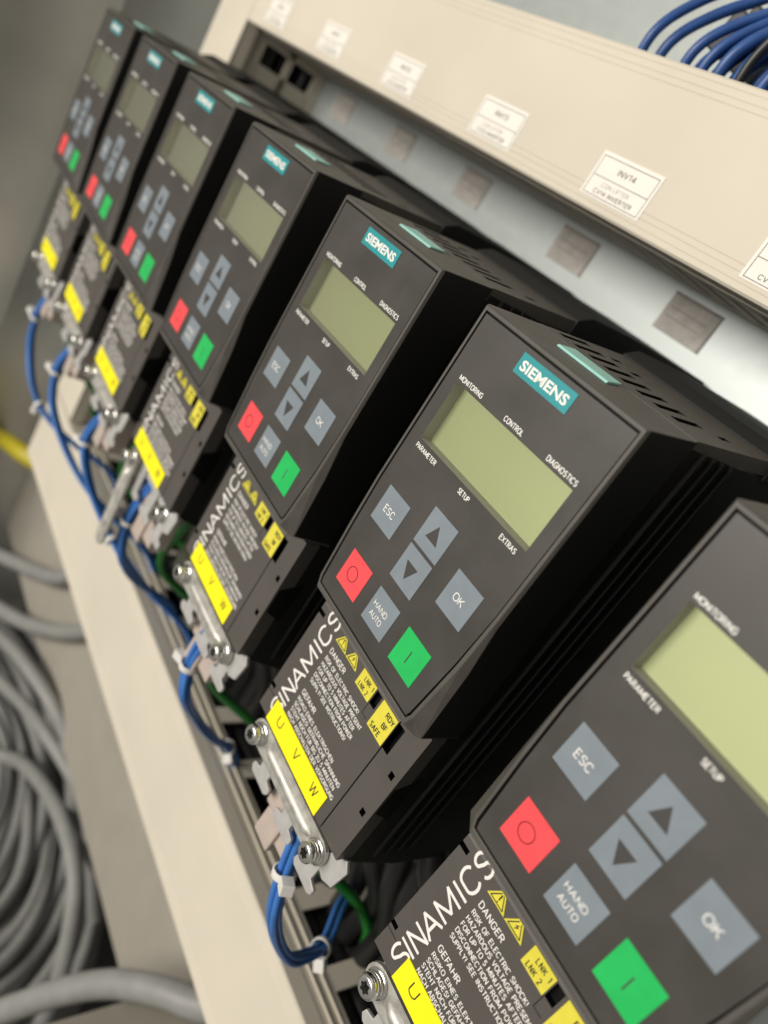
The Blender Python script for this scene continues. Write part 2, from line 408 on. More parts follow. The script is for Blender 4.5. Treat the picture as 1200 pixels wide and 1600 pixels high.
# ================================================================== wire ducts
def duct(name, label, x0, x1, y0, y1, zf, zb, fside, pitch, fw, fz):
    t = tag(empty(name, ((x0+x1)/2, y0, zb)), label, 'cable duct')
    ox, oy, oz = (x0+x1)/2, y0, zb
    P = lambda x, y, z: (x-ox, y-oy, z-oz)
    # snap-on front cover with fine pressed lines
    pts = [(zf-9, y0), (zf-0.8, y0), (zf, y0+0.8)]
    for g in (2.6, 5.2, 7.4):
        pts += [(zf, y0+g-0.35), (zf-0.22, y0+g), (zf, y0+g+0.35)]
    for g in (7.4, 5.2, 2.6):
        pts += [(zf, y1-g-0.35), (zf-0.22, y1-g), (zf, y1-g+0.35)]
    pts += [(zf, y1-0.8), (zf-0.8, y1), (zf-9, y1), (zf-9, y1-1.4), (zf-2, y1-1.4), (zf-2, y0+1.4), (zf-9, y0+1.4)]
    m = MB('cream'); m.poly_x([(z-oz, y-oy) for z, y in pts], x0-ox, x1-ox); m.build('cover', t)
    for yy, d, side in ((y0, 1, 'lo'), (y1, -1, 'hi')):
        a, b = sorted((yy+d*0.2, yy+d*1.8))
        m = MB('cream')
        m.box(x0-ox, x1-ox, a-oy, b-oy, zf-fz-oz, zf-9.3-oz)
        m.box(x0-ox, x1-ox, a-oy, b-oy, 0, 10)
        for rz in (12.5, 17.5):
            m.box(x0-ox, x1-ox, min(yy+d*0.3, yy-d*0.55)-oy, max(yy+d*0.3, yy-d*0.55)-oy, zf-rz-1.2-oz, zf-rz-oz)
        m.build('side_rail', t, bevel=0.3)
        if side in fside:
            fm = MB('cream'); fm.box(-fw/2, fw/2, a-oy, b-oy, 9, zf-fz-oz+1); me = fm.mesh('finger', 0.25)
            x = x0+pitch/2
            while x < x1:
                link('finger', me, t, (x-ox, 0, 0)); x += pitch
    m = MB('creamdark'); m.box(x0-ox, x1-ox, 2.0, y1-y0-2.0, 0, 2); m.build('base', t)
    m = MB('blackcable')  # black wires added inside to darken the slots
    for q in range(18):
        yy = 9.5+(y1-y0-19)*(q % 3)/2; z_ = 8+(q//3)*8.2
        m.tube(bez([(x0-ox+5+i*((x1-x0-10)/12), yy+random.uniform(-1.5, 2.5), z_+random.uniform(-2, 2)) for i in range(13)], 3), 5.0, 8)
    tag(m.build('darkening_wire_fill', t), kind='stuff')
    return t
duct('cable_duct', 'cream wire duct with printed labels running above the inverters', -436, 300, 77.8, 131, -81, -149.5, ('lo', 'hi'), 13.6, 7.2, 13)
duct('cable_duct', 'wide cream wire duct below the inverters, wires dropping into it', -494, 300, -307, -239, -81, -149.5, ('hi',), 37.5, 11, 22)
# vertical duct at the far end
t = tag(empty('cable_duct', (-463, -237, -149.5)), 'vertical cream wire duct at the far end of the row', 'cable duct')
m = MB('cream'); m.poly_z([(-26, 58.5), (-26, 68.5), (26, 68.5), (26, 58.5), (24.6, 58.5), (24.6, 66.5), (-24.6, 66.5), (-24.6, 58.5)], 0, 1)
m = MB('cream')
m.box(-26, 26, 0, 640, 66.5, 68.5); m.box(24.6, 26, 0, 640, 58.5, 66.5); m.box(-26, -24.6, 0, 640, 58.5, 66.5)
m.build('cover', t, bevel=0.4)
m = MB('cream')
for sx in (-1, 1):
    m.box(min(sx*22.6, sx*24.2), max(sx*22.6, sx*24.2), 0, 640, 49, 65.5); m.box(min(sx*22.6, sx*24.2), max(sx*22.6, sx*24.2), 0, 640, 0, 8)
    m.box(min(sx*22.6, sx*24.2), max(sx*22.6, sx*24.2), 0, 640, 26, 31)
m.build('side_rail', t)
fm = MB('cream'); fm.box(22.6, 24.2, -6, 6, 7, 50); me = fm.mesh('finger', 0.25)
for k in range(24): link('finger', me, t, (0, 360-14+k*25-330+0, 0))
m = MB('creamdark'); m.box(-22.6, 22.6, 0, 640, 0, 2); m.build('base', t)
m = MB('blackcable')  # upright black wires, added so the side slots look dark
for q in range(12):
    m.tube(bez([(-14+9*(q % 4)+random.uniform(-2, 2), 3+i*79.0, 10+16*(q//4)+random.uniform(-3, 3)) for i in range(9)], 3), 5.6, 8)
tag(m.build('darkening_wire_fill', t), kind='stuff')

# duct labels
names = {1: ('INV10', 'CV10 INVERTER'), 2: ('INV11', 'CV11 INVERTER'), 3: ('INV12', 'CV12 INVERTER'), 4: ('INV13', 'CV13 INVERTER'), 5: ('INV14', 'CV14 INVERTER'), 6: ('INV15', 'CV15 INVERTER')}
LX = {1: -397.9, 2: -320.8, 3: -243.7, 4: -163.4, 5: -87.3, 6: -11.9}
LD = {1: 'smallest white tag at the far left end of the upper duct', 2: 'second white tag from the far left end of the upper duct', 3: 'third white tag from the far left end of the upper duct',
      4: 'white INV13 tag on the upper duct, next left of INV14', 5: 'white INV14 tag on the upper duct, the sharpest readable one', 6: 'white tag on the upper duct cut off by the right picture edge'}
for k in range(1, 7):
    t = tag(empty('duct_label', (LX[k], 82, -81)), LD[k], 'label', 'printed labels on the upper duct')
    m = MB('paper'); m.box(-15.2, 15.2, 0, 15.6, 0.02, 0.22); m.build('paper', t)
    m = MB('labelink')
    z = 0.26
    for (a, b, c, d) in ((-14.0, 14.0, 14.0, 14.25), (-14.0, 14.0, 0.6, 0.85), (-14.0, -13.75, 0.85, 14.0), (13.75, 14.0, 0.85, 14.0), (-13.75, 13.75, 7.1, 7.35)):
        m.quad((a, c, z), (b, c, z), (b, d, z), (a, d, z))
    m.strokes(names[k][0], -4.0, 5.0, 9.6, 2.3, z, 'labelink', 0.075)
    m.strokes('CON LIFTER', -7.5, 6.5, 4.2, 1.7, z, 'labelgrey', 0.075)
    m.strokes(names[k][1], -9.5, 10.0, 1.6, 1.7, z, 'labelink', 0.075)
    m.build('lettering', t)

# stickers on the plate
SX = {1: -400.1, 2: -320.1, 3: -239.7, 4: -151.8, 5: -76.6}
for k in range(1, 6):
    t = tag(empty('plate_sticker', (SX[k], 57.5, -150)), ['', 'farthest faded brown sticker on the plate beside the vertical duct', 'second faded brown sticker from the vertical duct', 'middle of the five brown stickers on the metal plate', 'brown sticker on the metal plate below the INV14 tag', 'nearest and largest grey brown sticker on the metal plate'][k], 'sticker', 'faded stickers on the mounting plate')
    m = MB('sticker'); m.box(-13, 13, 0, 17, 0.05, 0.35); m.build('backing', t)
    m = MB('stickerframe')
    for (a, b, c, d) in ((-13, 13, 15.6, 17), (11.8, 13, 0, 15.6), (-11, 9, 10.2, 10.9), (-11, 7, 6.4, 7.0)):
        m.quad((a, c, 0.4), (b, c, 0.4), (b, d, 0.4), (a, d, 0.4))
    m.build('printing', t)

mb = MB('creamdark'); mb.box(-640, -40, -497, -318, -149.8, -146)
tag(mb.build('mounting_rail', bevel=0.8), 'grey cream panel strip along the plate below the lower duct', 'panel')

# ================================================================== the inverter
def top_y(z): return 40.0-0.092*z if z > -75 else 46.9
def make_inverter():
    root = empty('inverter')
    # --- housing: rear body, side walls, sloping vented top
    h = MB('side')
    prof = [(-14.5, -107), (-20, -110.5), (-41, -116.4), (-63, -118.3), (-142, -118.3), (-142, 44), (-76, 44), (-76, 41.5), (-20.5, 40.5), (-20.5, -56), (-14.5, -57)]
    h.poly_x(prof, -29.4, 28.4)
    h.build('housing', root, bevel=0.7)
    rb = MB('side'); rb.poly_x([(-0.35, -108), (0.35, -108), (0.35, 40), (-0.35, 40)], 28.3, 29.5); me = rb.mesh('rib', 0.2)
    for z in (-26.5, -31.5, -36.5, -41.5): link('rib', me, root, (0, 0, z))
    # top deck with vent slots (slots run back, one after another)
    dk = MB('shell')
    holes = [(-27.0+6.1*k, -24.3+6.1*k, -38.8, -26.2) for k in range(8)]+[(20.5, 22.5, -46, -41.5), (-20, -18, -47, -42.5), (-12, -10, -47, -42.5)]
    fn = lambda u, v, hh: (u+0.12*(v+26), 40.0-0.092*v+hh, v)
    dk.plate(-29.4, 28.4, -60, -20.6, holes, lambda u, v, hh: (min(28.4, max(-29.4, u)), 40.0-0.092*v+hh, v), 3.0, 'shell', 'black', 'black', rim=4)
    dk.build('top_deck', root)
    # rear heat sink
    hs = MB('side')
    hs.poly_x([(-60, 40), (-60, 46.2), (-66, 49.0), (-90, 50.2), (-147, 50.4), (-147, 40)], -29.6, 29.2)
    hs.build('heat_sink', root, bevel=0.5)
    # --- front of the lower housing: right strip and terminal cover
    st = MB('cover')
    st.plate(17.9, 28.5, -107, -56, [(24.7, 26.6, -75.0, -72.8), (24.6, 26.5, -90.5, -88.3), (17.9, 20.6, -71.6, -62.0)], lambda u, v, hh: (u, v, -11.5+hh), 2.6, 'cover', 'black', 'black', rim=6)
    o = st.build('front_strip', root)
    # side pocket
    pk = MB('side'); pk.poly_x([(-11.6, -107), (-11.6, -56), (-16, -56), (-16, -107)], 28.36, 28.42); pk.build('side_edge', root)
    pw = MB('black'); pw.add([(28.5, -72.9, -20.9), (28.5, -90.4, -20.0), (28.5, -86.4, -12.5), (28.5, -76.5, -12.5), (28.9, -81, -18)], [(0, 1, 4), (1, 2, 4), (2, 3, 4), (3, 0, 4)])
    pw.build('grip_pocket', root)
    cv = MB('cover')
    cv.plate(-30.3, 17.4, -107, -62.2, [(5.4, 8.2, -67.5, -62.5), (-30.3, -27.9, -98.5, -96.9), (-30.3, -27.2, -66.0, -64.4)], lambda u, v, hh: (u, v, -11.5+hh), 2.0, 'cover', 'black', 'black', rim=3.4)
    cv.quad((-30.3, -62.2, -11.5), (17.4, -62.2, -11.5), (17.4, -58, -12.6), (-30.3, -58, -12.6), 'cover')
    cv.quad((-30.3, -62.2, -11.5), (-30.3, -58, -12.6), (-30.3, -58, -15), (-30.3, -62.2, -15), 'cover')
    for (a, b, c, d) in ((-31.2, -30.5, -99.8, -98.6), (-30.2, -26.0, -100.0, -99.75), (-30.2, -28.4, -106.9, -106.9), (5.3, 5.5, -71.5, -67.6), (5.5, 8.1, -71.6, -71.4)):
        if d > c: cv.quad((a, c, -11.47), (b, c, -11.47), (b, d, -11.47), (a, d, -11.47), 'black')
    cover = cv.build('terminal_cover', root)
    tx = MB('white'); z = -11.44
    for ch, a, b in (('S', -103.9, -97.9), ('I', -97.55, -96.75), ('N', -95.4, -90.1), ('A', -89.9, -83.4), ('M', -82.6, -75.5), ('I', -73.8, -73.0), ('C', -71.6, -66.0), ('S', -65.3, -60.4)):
        tx.strokes(ch, a, b, 19.3, 6.5, z, 'white', 0.062, rot=True)
    lines = [('DANGER', -17.4, -7.9, -70.6, 2.05, 0.014), ('RISK OF ELECTRIC SHOCK!', -17.4, 4.6, -73.6, 1.62, 0.008), ('HAZARDOUS VOLTAGE PRESENT', -17.4, 8.7, -75.95, 1.62, 0.008),
             ('FOR UP TO 5 MINUTES AFTER', -17.4, 6.8, -78.3, 1.62, 0.008), ('DISCONNECTION FROM POWER', -17.4, 8.0, -80.65, 1.62, 0.008), ('SUPPLY! SEE INSTRUCTIONS!', -17.4, 6.3, -83.0, 1.62, 0.008),
             ('GEFAHR', -17.4, -8.4, -88.5, 2.05, 0.014), ('RISIKO EINES ELEKTRISCHEN', -17.4, 7.6, -91.3, 1.62, 0.008), ('SCHLAGES! GEFÄHRLICHE SPANNUNG', -17.4, 14.6, -93.6, 1.62, 0.008),
             ('STEHT NOCH FÜR BIS ZU 5 MINUTEN', -17.4, 13.6, -95.9, 1.62, 0.008), ('NACH ABSCHALTEN DER VERSORGUNG', -17.4, 15.3, -98.2, 1.62, 0.008)]
    for s, a, b, y, c, bo in lines: tx.strokes(s, a, b, y, c, z, 'white', 0.07)
    tx.build('lettering', cover)
    # stickers on the cover
    s = MB('yellow'); s.box(-23.8, 13.7, -107.15, -98.7, -11.42, -11.2)
    for ch, cx in (('U', -17.3), ('V', -4.7), ('W', 8.2)):
        w = 1.55 if ch != 'W' else 1.9
        s.strokes(ch, cx-w, cx+w, -104.2, 3.7, -11.15, 'ink', 0.05)
    s.build('terminal_sticker', cover)
    s = MB('yellow2'); s.box(-2.7, 5.1, -67.9, -62.1, -11.45, -11.25)
    s.strokes('LNK 1', -0.4, 4.5, -64.7, 1.75, -11.2, 'ink', 0.07, gap=0.32); s.strokes('LNK 2', -1.5, 3.4, -67.4, 1.75, -11.2, 'ink', 0.07, gap=0.32)
    s.build('status_sticker', cover)
    s = MB('yellow2'); s.box(9.2, 17.3, -71.9, -62.1, -11.45, -11.25)
    s.strokes('RDY', 12.8, 16.8, -65.1, 1.9, -11.2, 'ink', 0.08); s.strokes('BF', 13.5, 15.9, -68.2, 1.9, -11.2, 'ink', 0.08); s.strokes('SAFE', 10.0, 14.9, -71.3, 1.9, -11.2, 'ink', 0.08)
    s.build('status_sticker', cover)
    for kx, bolt in ((-14.7, 0), (-7.9, 1)):
        s = MB('yellow2')
        s.poly_z([(kx-3.3, -65.9), (kx+3.3, -65.9), (kx+0.9, -62.25), (kx-0.9, -62.25)], -11.45, -11.3)
        z = -11.26
        def tri(x, y0, hw, hh): return [(x-hw, y0), (x+hw, y0), (x, y0+hh)]
        for (ax, ay), (bx, by) in (((-2.3, -65.4), (2.3, -65.4)), ((2.3, -65.4), (0.4, -62.5)), ((-2.3, -65.4), (-0.4, -62.5))):
            dx, dy = bx-ax, by-ay; L = math.hypot(dx, dy); nx, ny = -dy/L*0.14, dx/L*0.14
            s.quad((kx+ax-nx, ay-ny, z), (kx+bx-nx, by-ny, z), (kx+bx+nx, by+ny, z), (kx+ax+nx, ay+ny, z), 'ink')
        if bolt:
            s.add([(kx+0.5, -62.9, z+.02), (kx-0.6, -64.0, z+.02), (kx-0.05, -64.0, z+.02), (kx-0.5, -65.1, z+.02), (kx+0.6, -63.8, z+.02), (kx+0.05, -63.8, z+.02)], [(0, 1, 2, 5), (2, 3, 4, 5)], 'ink')
        else:
            s.quad((kx-0.16, -64.4, z+.02), (kx+0.16, -64.4, z+.02), (kx+0.22, -62.7, z+.02), (kx-0.22, -62.7, z+.02), 'ink')
            s.quad((kx-0.16, -65.1, z+.02), (kx+0.16, -65.1, z+.02), (kx+0.16, -64.75, z+.02), (kx-0.16, -64.75, z+.02), 'ink')
        s.build('warning_sticker', cover)
    # --- operator panel
    op = MB('shell')
    outer = [(-30.1, 40.0), (-30.1, -16), (-30.2, -30), (-30.2, -51.3), (-28.0, -53.8), (28.8, -53.8), (30.4, -52.8), (30.3, -30), (29.6, -16), (29.4, 40.0)]
    front = [(-29.5, 39.5), (-29.5, -14), (-28.8, -30), (-27.3, -49), (-25.9, -52.6), (25.6, -52.6), (26.8, -49), (28.6, -30), (29.0, -14), (29.0, 39.5)]
    inner = [(-28.65, 38.5), (-28.65, -14), (-27.9, -30), (-26.5, -49), (-25.7, -51.0), (25.0, -51.0), (25.8, -49), (27.4, -30), (28.0, -14), (28.0, 38.5)]
    rear = [(-29.6, 41.8), (-29.6, -16), (-29.6, -30), (-29.6, -53), (-28.0, -56.0), (28.4, -56.0), (29.2, -55.0), (29.2, -30), (28.8, -16), (28.8, 41.8)]
    n = 10
    zz = [(rear, -20.4), (outer, [-1.0, -1.0, -1.8, -3.0, -3.2, -3.2, -3.4, -2.2, -1.0, -1.0]), (front, 0.0), (inner, 0.0), (inner, -1.6)]
    vs = []
    for ring, z in zz:
        for i, (x, y) in enumerate(ring): vs.append((x, y, z[i] if isinstance(z, list) else z))
    fs = [(r*n+i, r*n+(i+1) % n, (r+1)*n+(i+1) % n, (r+1)*n+i) for r in range(4) for i in range(n)]
    op.add(vs, fs, 'shell')
    for k in (6, 7, 8): op.m[k] = op.mi('side')  # right flank coloured darker than the rest to paint in its shade
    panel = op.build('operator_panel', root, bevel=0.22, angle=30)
    bk = MB('black')
    fo2 = [(-27.5, 37.5), (-27.5, -14), (-26.8, -30), (-25.3, -49), (-24.8, -50.0), (24.2, -50.0), (24.7, -49), (26.5, -30), (27.3, -14), (27.3, 37.5)]
    bk.add([(x, y, -1.2) for x, y in inner]+[(x, y, -1.2) for x, y in fo2], [(i, (i+1) % n, n+(i+1) % n, n+i) for i in range(n)])
    bk.build('gasket', panel)
    # membrane foil with the display opening
    me_ = MB('foil'); zt = -0.12
    fo = [(-27.95, 37.9), (-27.95, -14), (-27.2, -30), (-25.7, -49), (-25.2, -50.4), (24.6, -50.4), (25.1, -49), (26.9, -30), (27.75, -14), (27.75, 37.9)]
    lx0, lx1, ly0, ly1 = -23.6, 23.6, 2.5, 20.0
    me_.add([(-27.95, ly1, zt), (27.75, ly1, zt), (27.75, 37.9, zt), (-27.95, 37.9, zt)], [(0, 1, 2, 3)])
    me_.add([(-27.95, ly0, zt), (lx0, ly0, zt), (lx0, ly1, zt), (-27.95, ly1, zt)], [(0, 1, 2, 3)])
    me_.add([(lx1, ly0, zt), (27.75, ly0, zt), (27.75, ly1, zt), (lx1, ly1, zt)], [(0, 1, 2, 3)])
    me_.add([(-27.95, ly0, zt)]+[(x, y, zt) for x, y in fo[1:9]]+[(27.75, ly0, zt)], [tuple(range(10))])
    me_.add([(x, y, zt) for x, y in fo]+[(x, y, -1.25) for x, y in fo], [(i, (i+1) % 10, 10+(i+1) % 10, 10+i) for i in range(10)])
    me_.build('membrane', panel)
    lw = MB('lcdwall')
    P = [(lx0, ly0), (lx1, ly0), (lx1, ly1), (lx0, ly1)]
    for k in range(4):
        a, b = P[k], P[(k+1) % 4]; lw.quad((*a, zt), (*b, zt), (*b, -4.2), (*a, -4.2))
    lw.build('display_bezel', panel)
    lc = MB('lcd'); lc.quad((lx0, ly0, -4.0), (lx1, ly0, -4.0), (lx1, ly1, -4.0), (lx0, ly1, -4.0)); lc.build('display', panel)
    wn = MB('window'); wn.quad((lx0, ly0, -0.3), (lx1, ly0, -0.3), (lx1, ly1, -0.3), (lx0, ly1, -0.3)); wn.build('display_window', panel)
    pr = MB('white'); z = zt+0.06
    for s, a, b, y in (('MONITORING', -23.6, -13.4, 20.9), ('CONTROL', -3.8, 3.7, 20.9), ('DIAGNOSTICS', 13.0, 23.7, 20.9), ('PARAMETER', -23.5, -13.9, -0.2), ('SETUP', -2.8, 1.9, -0.2), ('EXTRAS', 15.4, 21.6, -0.2)):
        pr.strokes(s, a, b, y-0.05, 1.5, z, 'white', 0.078)
    pr.build('lettering', panel)
    bd = MB('teal'); bd.box(-10, 10, 31.2, 36.55, zt+0.02, zt+0.16); bd.text('SIEMENS', -8.75, 8.65, 32.6, 2.5, zt+0.21, 'white', 0.030); bd.build('brand_badge', panel)
    tt = MB('tealtab'); tt.add([(-12.0, 40.97, -10.6), (6.6, 40.97, -10.6), (5.0, 41.75, -18.2), (-12.6, 41.75, -18.2), (-12.0, 41.57, -10.9), (6.6, 41.57, -10.9), (5.0, 42.3, -18.2), (-12.6, 42.3, -18.2)],
                               [(4, 5, 6, 7), (0, 1, 5, 4), (1, 2, 6, 5), (2, 3, 7, 6), (3, 0, 4, 7)]); tt.build('release_tab', panel, bevel=0.15)
    keys = [('keygrey', -23.3, -12.4, -24.0, -13.0, 'ESC'), ('keygrey', -5.75, 5.05, -18.0, -6.95, 'UP'), ('keygrey', -5.75, 4.95, -30.0, -18.95, 'DN'), ('keygrey', 11.55, 22.4, -24.05, -13.0, 'OK'),
            ('keyred', -21.45, -10.6, -45.15, -34.25, 'O'), ('keygrey', -5.8, 4.9, -45.15, -34.25, 'HA'), ('keygreen', 9.65, 20.65, -45.2, -34.3, 'I')]
    for c, a, b, y0, y1, g in keys:
        k = MB(c); k.box(a, b, y0, y1, zt+0.01, zt+0.18)
        z = zt+0.235; cx, cy = (a+b)/2, (y0+y1)/2
        if g == 'ESC': k.strokes('ESC', cx-2.6, cx+2.4, cy-1.25, 2.25, z, 'white', 0.06, gap=0.2)
        if g == 'OK': k.strokes('OK', cx-2.0, cx+1.9, cy-1.1, 2.25, z, 'white', 0.06, gap=0.2)
        if g == 'HA': k.strokes('HAND', cx-3.9, cx+2.6, cy+0.1, 1.75, z, 'white', 0.06, gap=0.2); k.strokes('AUTO', cx-3.4, cx+2.3, cy-2.8, 1.75, z, 'white', 0.06, gap=0.2)
        if g == 'UP': k.add([(cx-2.7, cy-2.1, z), (cx+2.4, cy-2.1, z), (cx-0.3, cy+2.6, z)], [(0, 1, 2)], 'keydark')
        if g == 'DN': k.add([(cx-2.9, cy+1.6, z), (cx-0.4, cy-3.1, z), (cx+2.2, cy+1.6, z)], [(0, 1, 2)], 'keydark')
        if g == 'I': k.quad((cx-0.25, cy-2.1, z), (cx+0.1, cy-2.1, z), (cx+0.1, cy+1.7, z), (cx-0.25, cy+1.7, z), 'keydark')
        if g == 'O':
            N = 28
            vs = [(cx-0.6+r*math.cos(2*math.pi*i/N), cy-0.2+r*math.sin(2*math.pi*i/N), z) for r in (2.05, 2.35) for i in range(N)]
            k.add(vs, [(i, (i+1) % N, N+(i+1) % N, N+i) for i in range(N)], 'keyredprint')
        k.build('button', panel, bevel=0.08, seg=1)
    return root

def screw_mesh():
    s = MB('screw')
    star = lambda k: (lambda a: k*(1.55+0.27*math.cos(6*a)))
    s.lathe((0, 0, 0), [(0.01, 0.7), (star(0.9), 0.7)], 42, 'black', False)
    s.lathe((0, 0, 0), [(star(0.9), 0.7), (star(1.0), 2.5)], 42, 'screw', False)
    s.lathe((0, 0, 0), [(star(1.0), 2.5), (2.35, 2.62), (2.8, 2.45), (3.2, 1.9), (3.35, 1.1), (3.35, 0.0), (2.0, 0.0)], 42)
    s.lathe((0, 0, 0), [(2.0, -0.25), (3.3, -0.25), (3.45, -0.5), (3.45, -0.9), (3.3, -1.15), (2.0, -1.15)], 28)
    s.lathe((0, 0, 0), [(2.0, -1.4), (3.9, -1.4), (4.0, -1.7), (3.9, -2.0), (2.0, -2.0)], 28)
    s.lathe((0, 0, 0), [(1.9, 0), (1.9, -9)], 16)
    return s.mesh('screw')
SCREW = screw_mesh()
def bar_mesh():
    b = MB('steel'); pts = []
    for k in range(9): a = math.pi/2+math.pi*k/8; pts.append((-23.0+4.6*math.cos(a), 4.6*math.sin(a)))
    for k in range(9): a = -math.pi/2+math.pi*k/8; pts.append((20.5+4.6*math.cos(a), 4.6*math.sin(a)))
    b.poly_z(pts, -0.7, 0.7)
    # pressed ridge
    vs = []; NX, NY = 24, 9
    for i in range(NX):
        x = -17.5+33.5*i/(NX-1)
        e = min(1, min(i, NX-1-i)/2.5); e = math.sin(e*math.pi/2)
        for j in range(NY):
            y = -2.1+4.2*j/(NY-1)
            vs.append((x, y*(0.35+0.65*e), 0.65+1.35*e*max(0, 1-(y/2.1)**2)**0.7))
    b.add(vs, [(i*NY+j, (i+1)*NY+j, (i+1)*NY+j+1, i*NY+j+1) for i in range(NX-1) for j in range(NY-1)], 'steel', True)
    return b.mesh('clamp_bar', 0.0)
BAR = bar_mesh()
def add_clamp(root, swung=False):
    c = MB('lug')
    for x in (-15.5, 3.0, 20.0):
        c.poly_z([(x-3.4, -111), (x+3.4, -111), (x+3.0, -125.5), (x+6.2, -126.5), (x+6.2, -128.6), (x+4.9, -129.8), (x-4.9, -129.8), (x-6.4, -128.4), (x-6.0, -126.3), (x-3.0, -125.5)], -17.6, -16.4)
    c.poly_z([(-27, -108), (27, -108), (27, -117), (-27, -117)], -19.0, -17.7)
    c.poly_z([(22, -117.5), (24, -110.5), (30, -106.2), (32.3, -108.6), (31, -117), (27, -119)], -15.6, -14.4)
    cl = c.build('cable_clamp', root, bevel=0.25)
    if not swung:
        o = link('clamp_bar', BAR, cl, (0, -113.8, -13.2))
        link('screw', SCREW, cl, (20.8, -113.8, -10.4))
    else:
        o = link('clamp_bar', BAR, cl, (-22.6, -113.8, -13.2))
        o.rotation_euler = (0, math.radians(84), 0)
        off = Matrix.Rotation(math.radians(84), 4, 'Y') @ V((23.0, 0, 0)); o.location = V((-22.6, -113.8, -13.2))+off
        link('screw', SCREW, cl, (20.8, -113.8, -12.4))
    link('screw', SCREW, cl, (-22.6, -113.8, -10.4))
    return cl

proto = make_inverter()
labels = {7: 'nearest black inverter, cut off by the lower right picture edge', 6: 'sharply focused black inverter with fully readable panel, second nearest',
          5: 'black inverter below the INV14 tag, third nearest', 4: 'black inverter with its metal clamp bar swung down over the lower duct', 3: 'third inverter from the far end of the row, blurred',
          2: 'second inverter from the far end of the row, blurred', 1: 'farthest and smallest black inverter at the upper left'}
inv = {6: proto}
for k in (1, 2, 3, 4, 5, 7): inv[k] = copy_tree(proto)
for k, o in inv.items():
    o.location = V((UX[k], 0, 0)); tag(o, labels[k], 'inverter', 'inverters mounted in a row')
    add_clamp(o, k == 4)
    for part in o.children:
        if part.name.startswith('terminal_cover'):
            for st_ in part.children:
                if st_.name.startswith('terminal_sticker') and k != 6:
                    st_.location = V(((3.0 if k == 7 else random.uniform(-1.2, 1.5)), random.uniform(-0.2, 0.5), 0))
                    st_.rotation_euler = (0, random.uniform(-0.012, 0.012), 0)

# ================================================================== wires under the inverters
where = {7: 'nearest inverter', 6: 'sharply focused inverter', 5: 'inverter third nearest', 4: 'inverter with the swung clamp bar', 3: 'third inverter from the far end', 2: 'second inverter from the far end', 1: 'farthest inverter'}
def tie_mesh():
    t = MB('tie'); N = 20
    for rr0, rr1 in ((3.6, 4.2),):
        vs = []
        for i in range(N):
            a = 2*math.pi*i/N
            for r, z in ((rr0, -1.3), (rr1, -1.3), (rr1, 1.3), (rr0, 1.3)): vs.append((r*math.cos(a), r*math.sin(a), z))
        t.add(vs, [(i*4+j, ((i+1) % N)*4+j, ((i+1) % N)*4+(j+1) % 4, i*4+(j+1) % 4) for i in range(N) for j in range(4)], 'tie', True)
    t.box(3.6, 8.6, -2.2, 2.2, -2.0, 2.0)
    return t.mesh('cable_tie', 0.3)
TIE = tie_mesh()
def orient(o, loc, tdir, side):
    z = D(tdir).normalized(); x = D(side); x = (x-z*x.dot(z)).normalized(); y = z.cross(x)
    # mesh built with its axis on drawing-z, which is Blender -Y
    ax = {'x': x, 'z': -z}
    Y = -z; Z = x.cross(Y)
    o.matrix_local = Matrix.Translation(V(loc)) @ Matrix(((x.x, Y.x, Z.x, 0), (x.y, Y.y, Z.y, 0), (x.z, Y.z, Z.z, 0), (0, 0, 0, 1)))
def bundle(k, path, ties, nw=3, r=1.3):
    t = tag(empty('wire_bundle', (UX[k], 0, 0)), 'tied blue wires looping down from the '+where[k], 'wires', 'blue wire bundles below the inverters')
    pp = bez(path, 10)
    offs = [(-1.5, 0.2, 0.8), (1.5, 0.1, 0.6), (0.1, 0.3, -1.7), (0.3, 0.2, 2.4)][:nw]
    for i, (ox, oy, oz) in enumerate(offs):
        m = MB('blue'); ph = random.random()*6
        m.tube([(p.x+ox+0.35*math.sin(j*0.35+ph), p.y+oy, p.z+oz+0.35*math.cos(j*0.3+ph)) for j, p in enumerate(pp)], r, 10); m.build('wire', t)
    for ti, side in ties:
        i = int(ti*(len(pp)-1)); d = pp[min(i+1, len(pp)-1)]-pp[max(i-1, 0)]
        o = link('cable_tie', TIE, t); orient(o, pp[i], d, side)
    return t
bundle(6, [(5, -113, -21), (7, -126, -21), (13, -144, -21), (17, -160, -25), (18.5, -178, -37), (17.5, -194, -55), (12, -203, -76), (-4, -211, -100), (-16, -226, -122), (-20, -250, -132)], [(0.205, (1, -0.3, 0.4)), (0.66, (0.8, -0.6, 0.3))])
bundle(5, [(3, -113, -21), (-2, -128, -21), (-3, -147, -22), (0, -161, -26), (-10, -188, -48), (-17, -209, -70), (-22, -226, -90), (-26, -250, -108)], [(0.285, (-1, 0.2, 0.3)), (0.83, (1, 0, 0.5))])
bundle(4, [(-2, -111, -21), (-10, -122, -21), (-17, -148, -22), (-14, -166, -26), (-29, -193, -50), (-52, -227, -92), (-60, -250, -108)], [(0.32, (-1, 0, 0.4))])
bundle(3, [(2, -112, -21), (-8, -128, -22), (-18, -152, -22), (-8, -172, -28), (10, -190, -42), (34, -205, -60), (52, -226, -95), (58, -250, -110)], [(0.3, (-1, 0, 0.4)), (0.6, (-1, 0, 0.4))], 3)
bundle(2, [(2, -112, -21), (-8, -128, -22), (-20, -152, -22), (-14, -176, -26), (8, -192, -36), (36, -205, -52), (55, -226, -90), (62, -250, -108)], [(0.3, (-1, 0, 0.4))], 3)
bundle(1, [(6, -112, -21), (-4, -128, -22), (-16, -150, -22), (-18, -176, -26), (2, -200, -34), (26, -212, -50), (40, -228, -90), (44, -250, -106)], [(0.3, (-1, 0, 0.4)), (0.62, (-1, 0, 0.4))], 3)
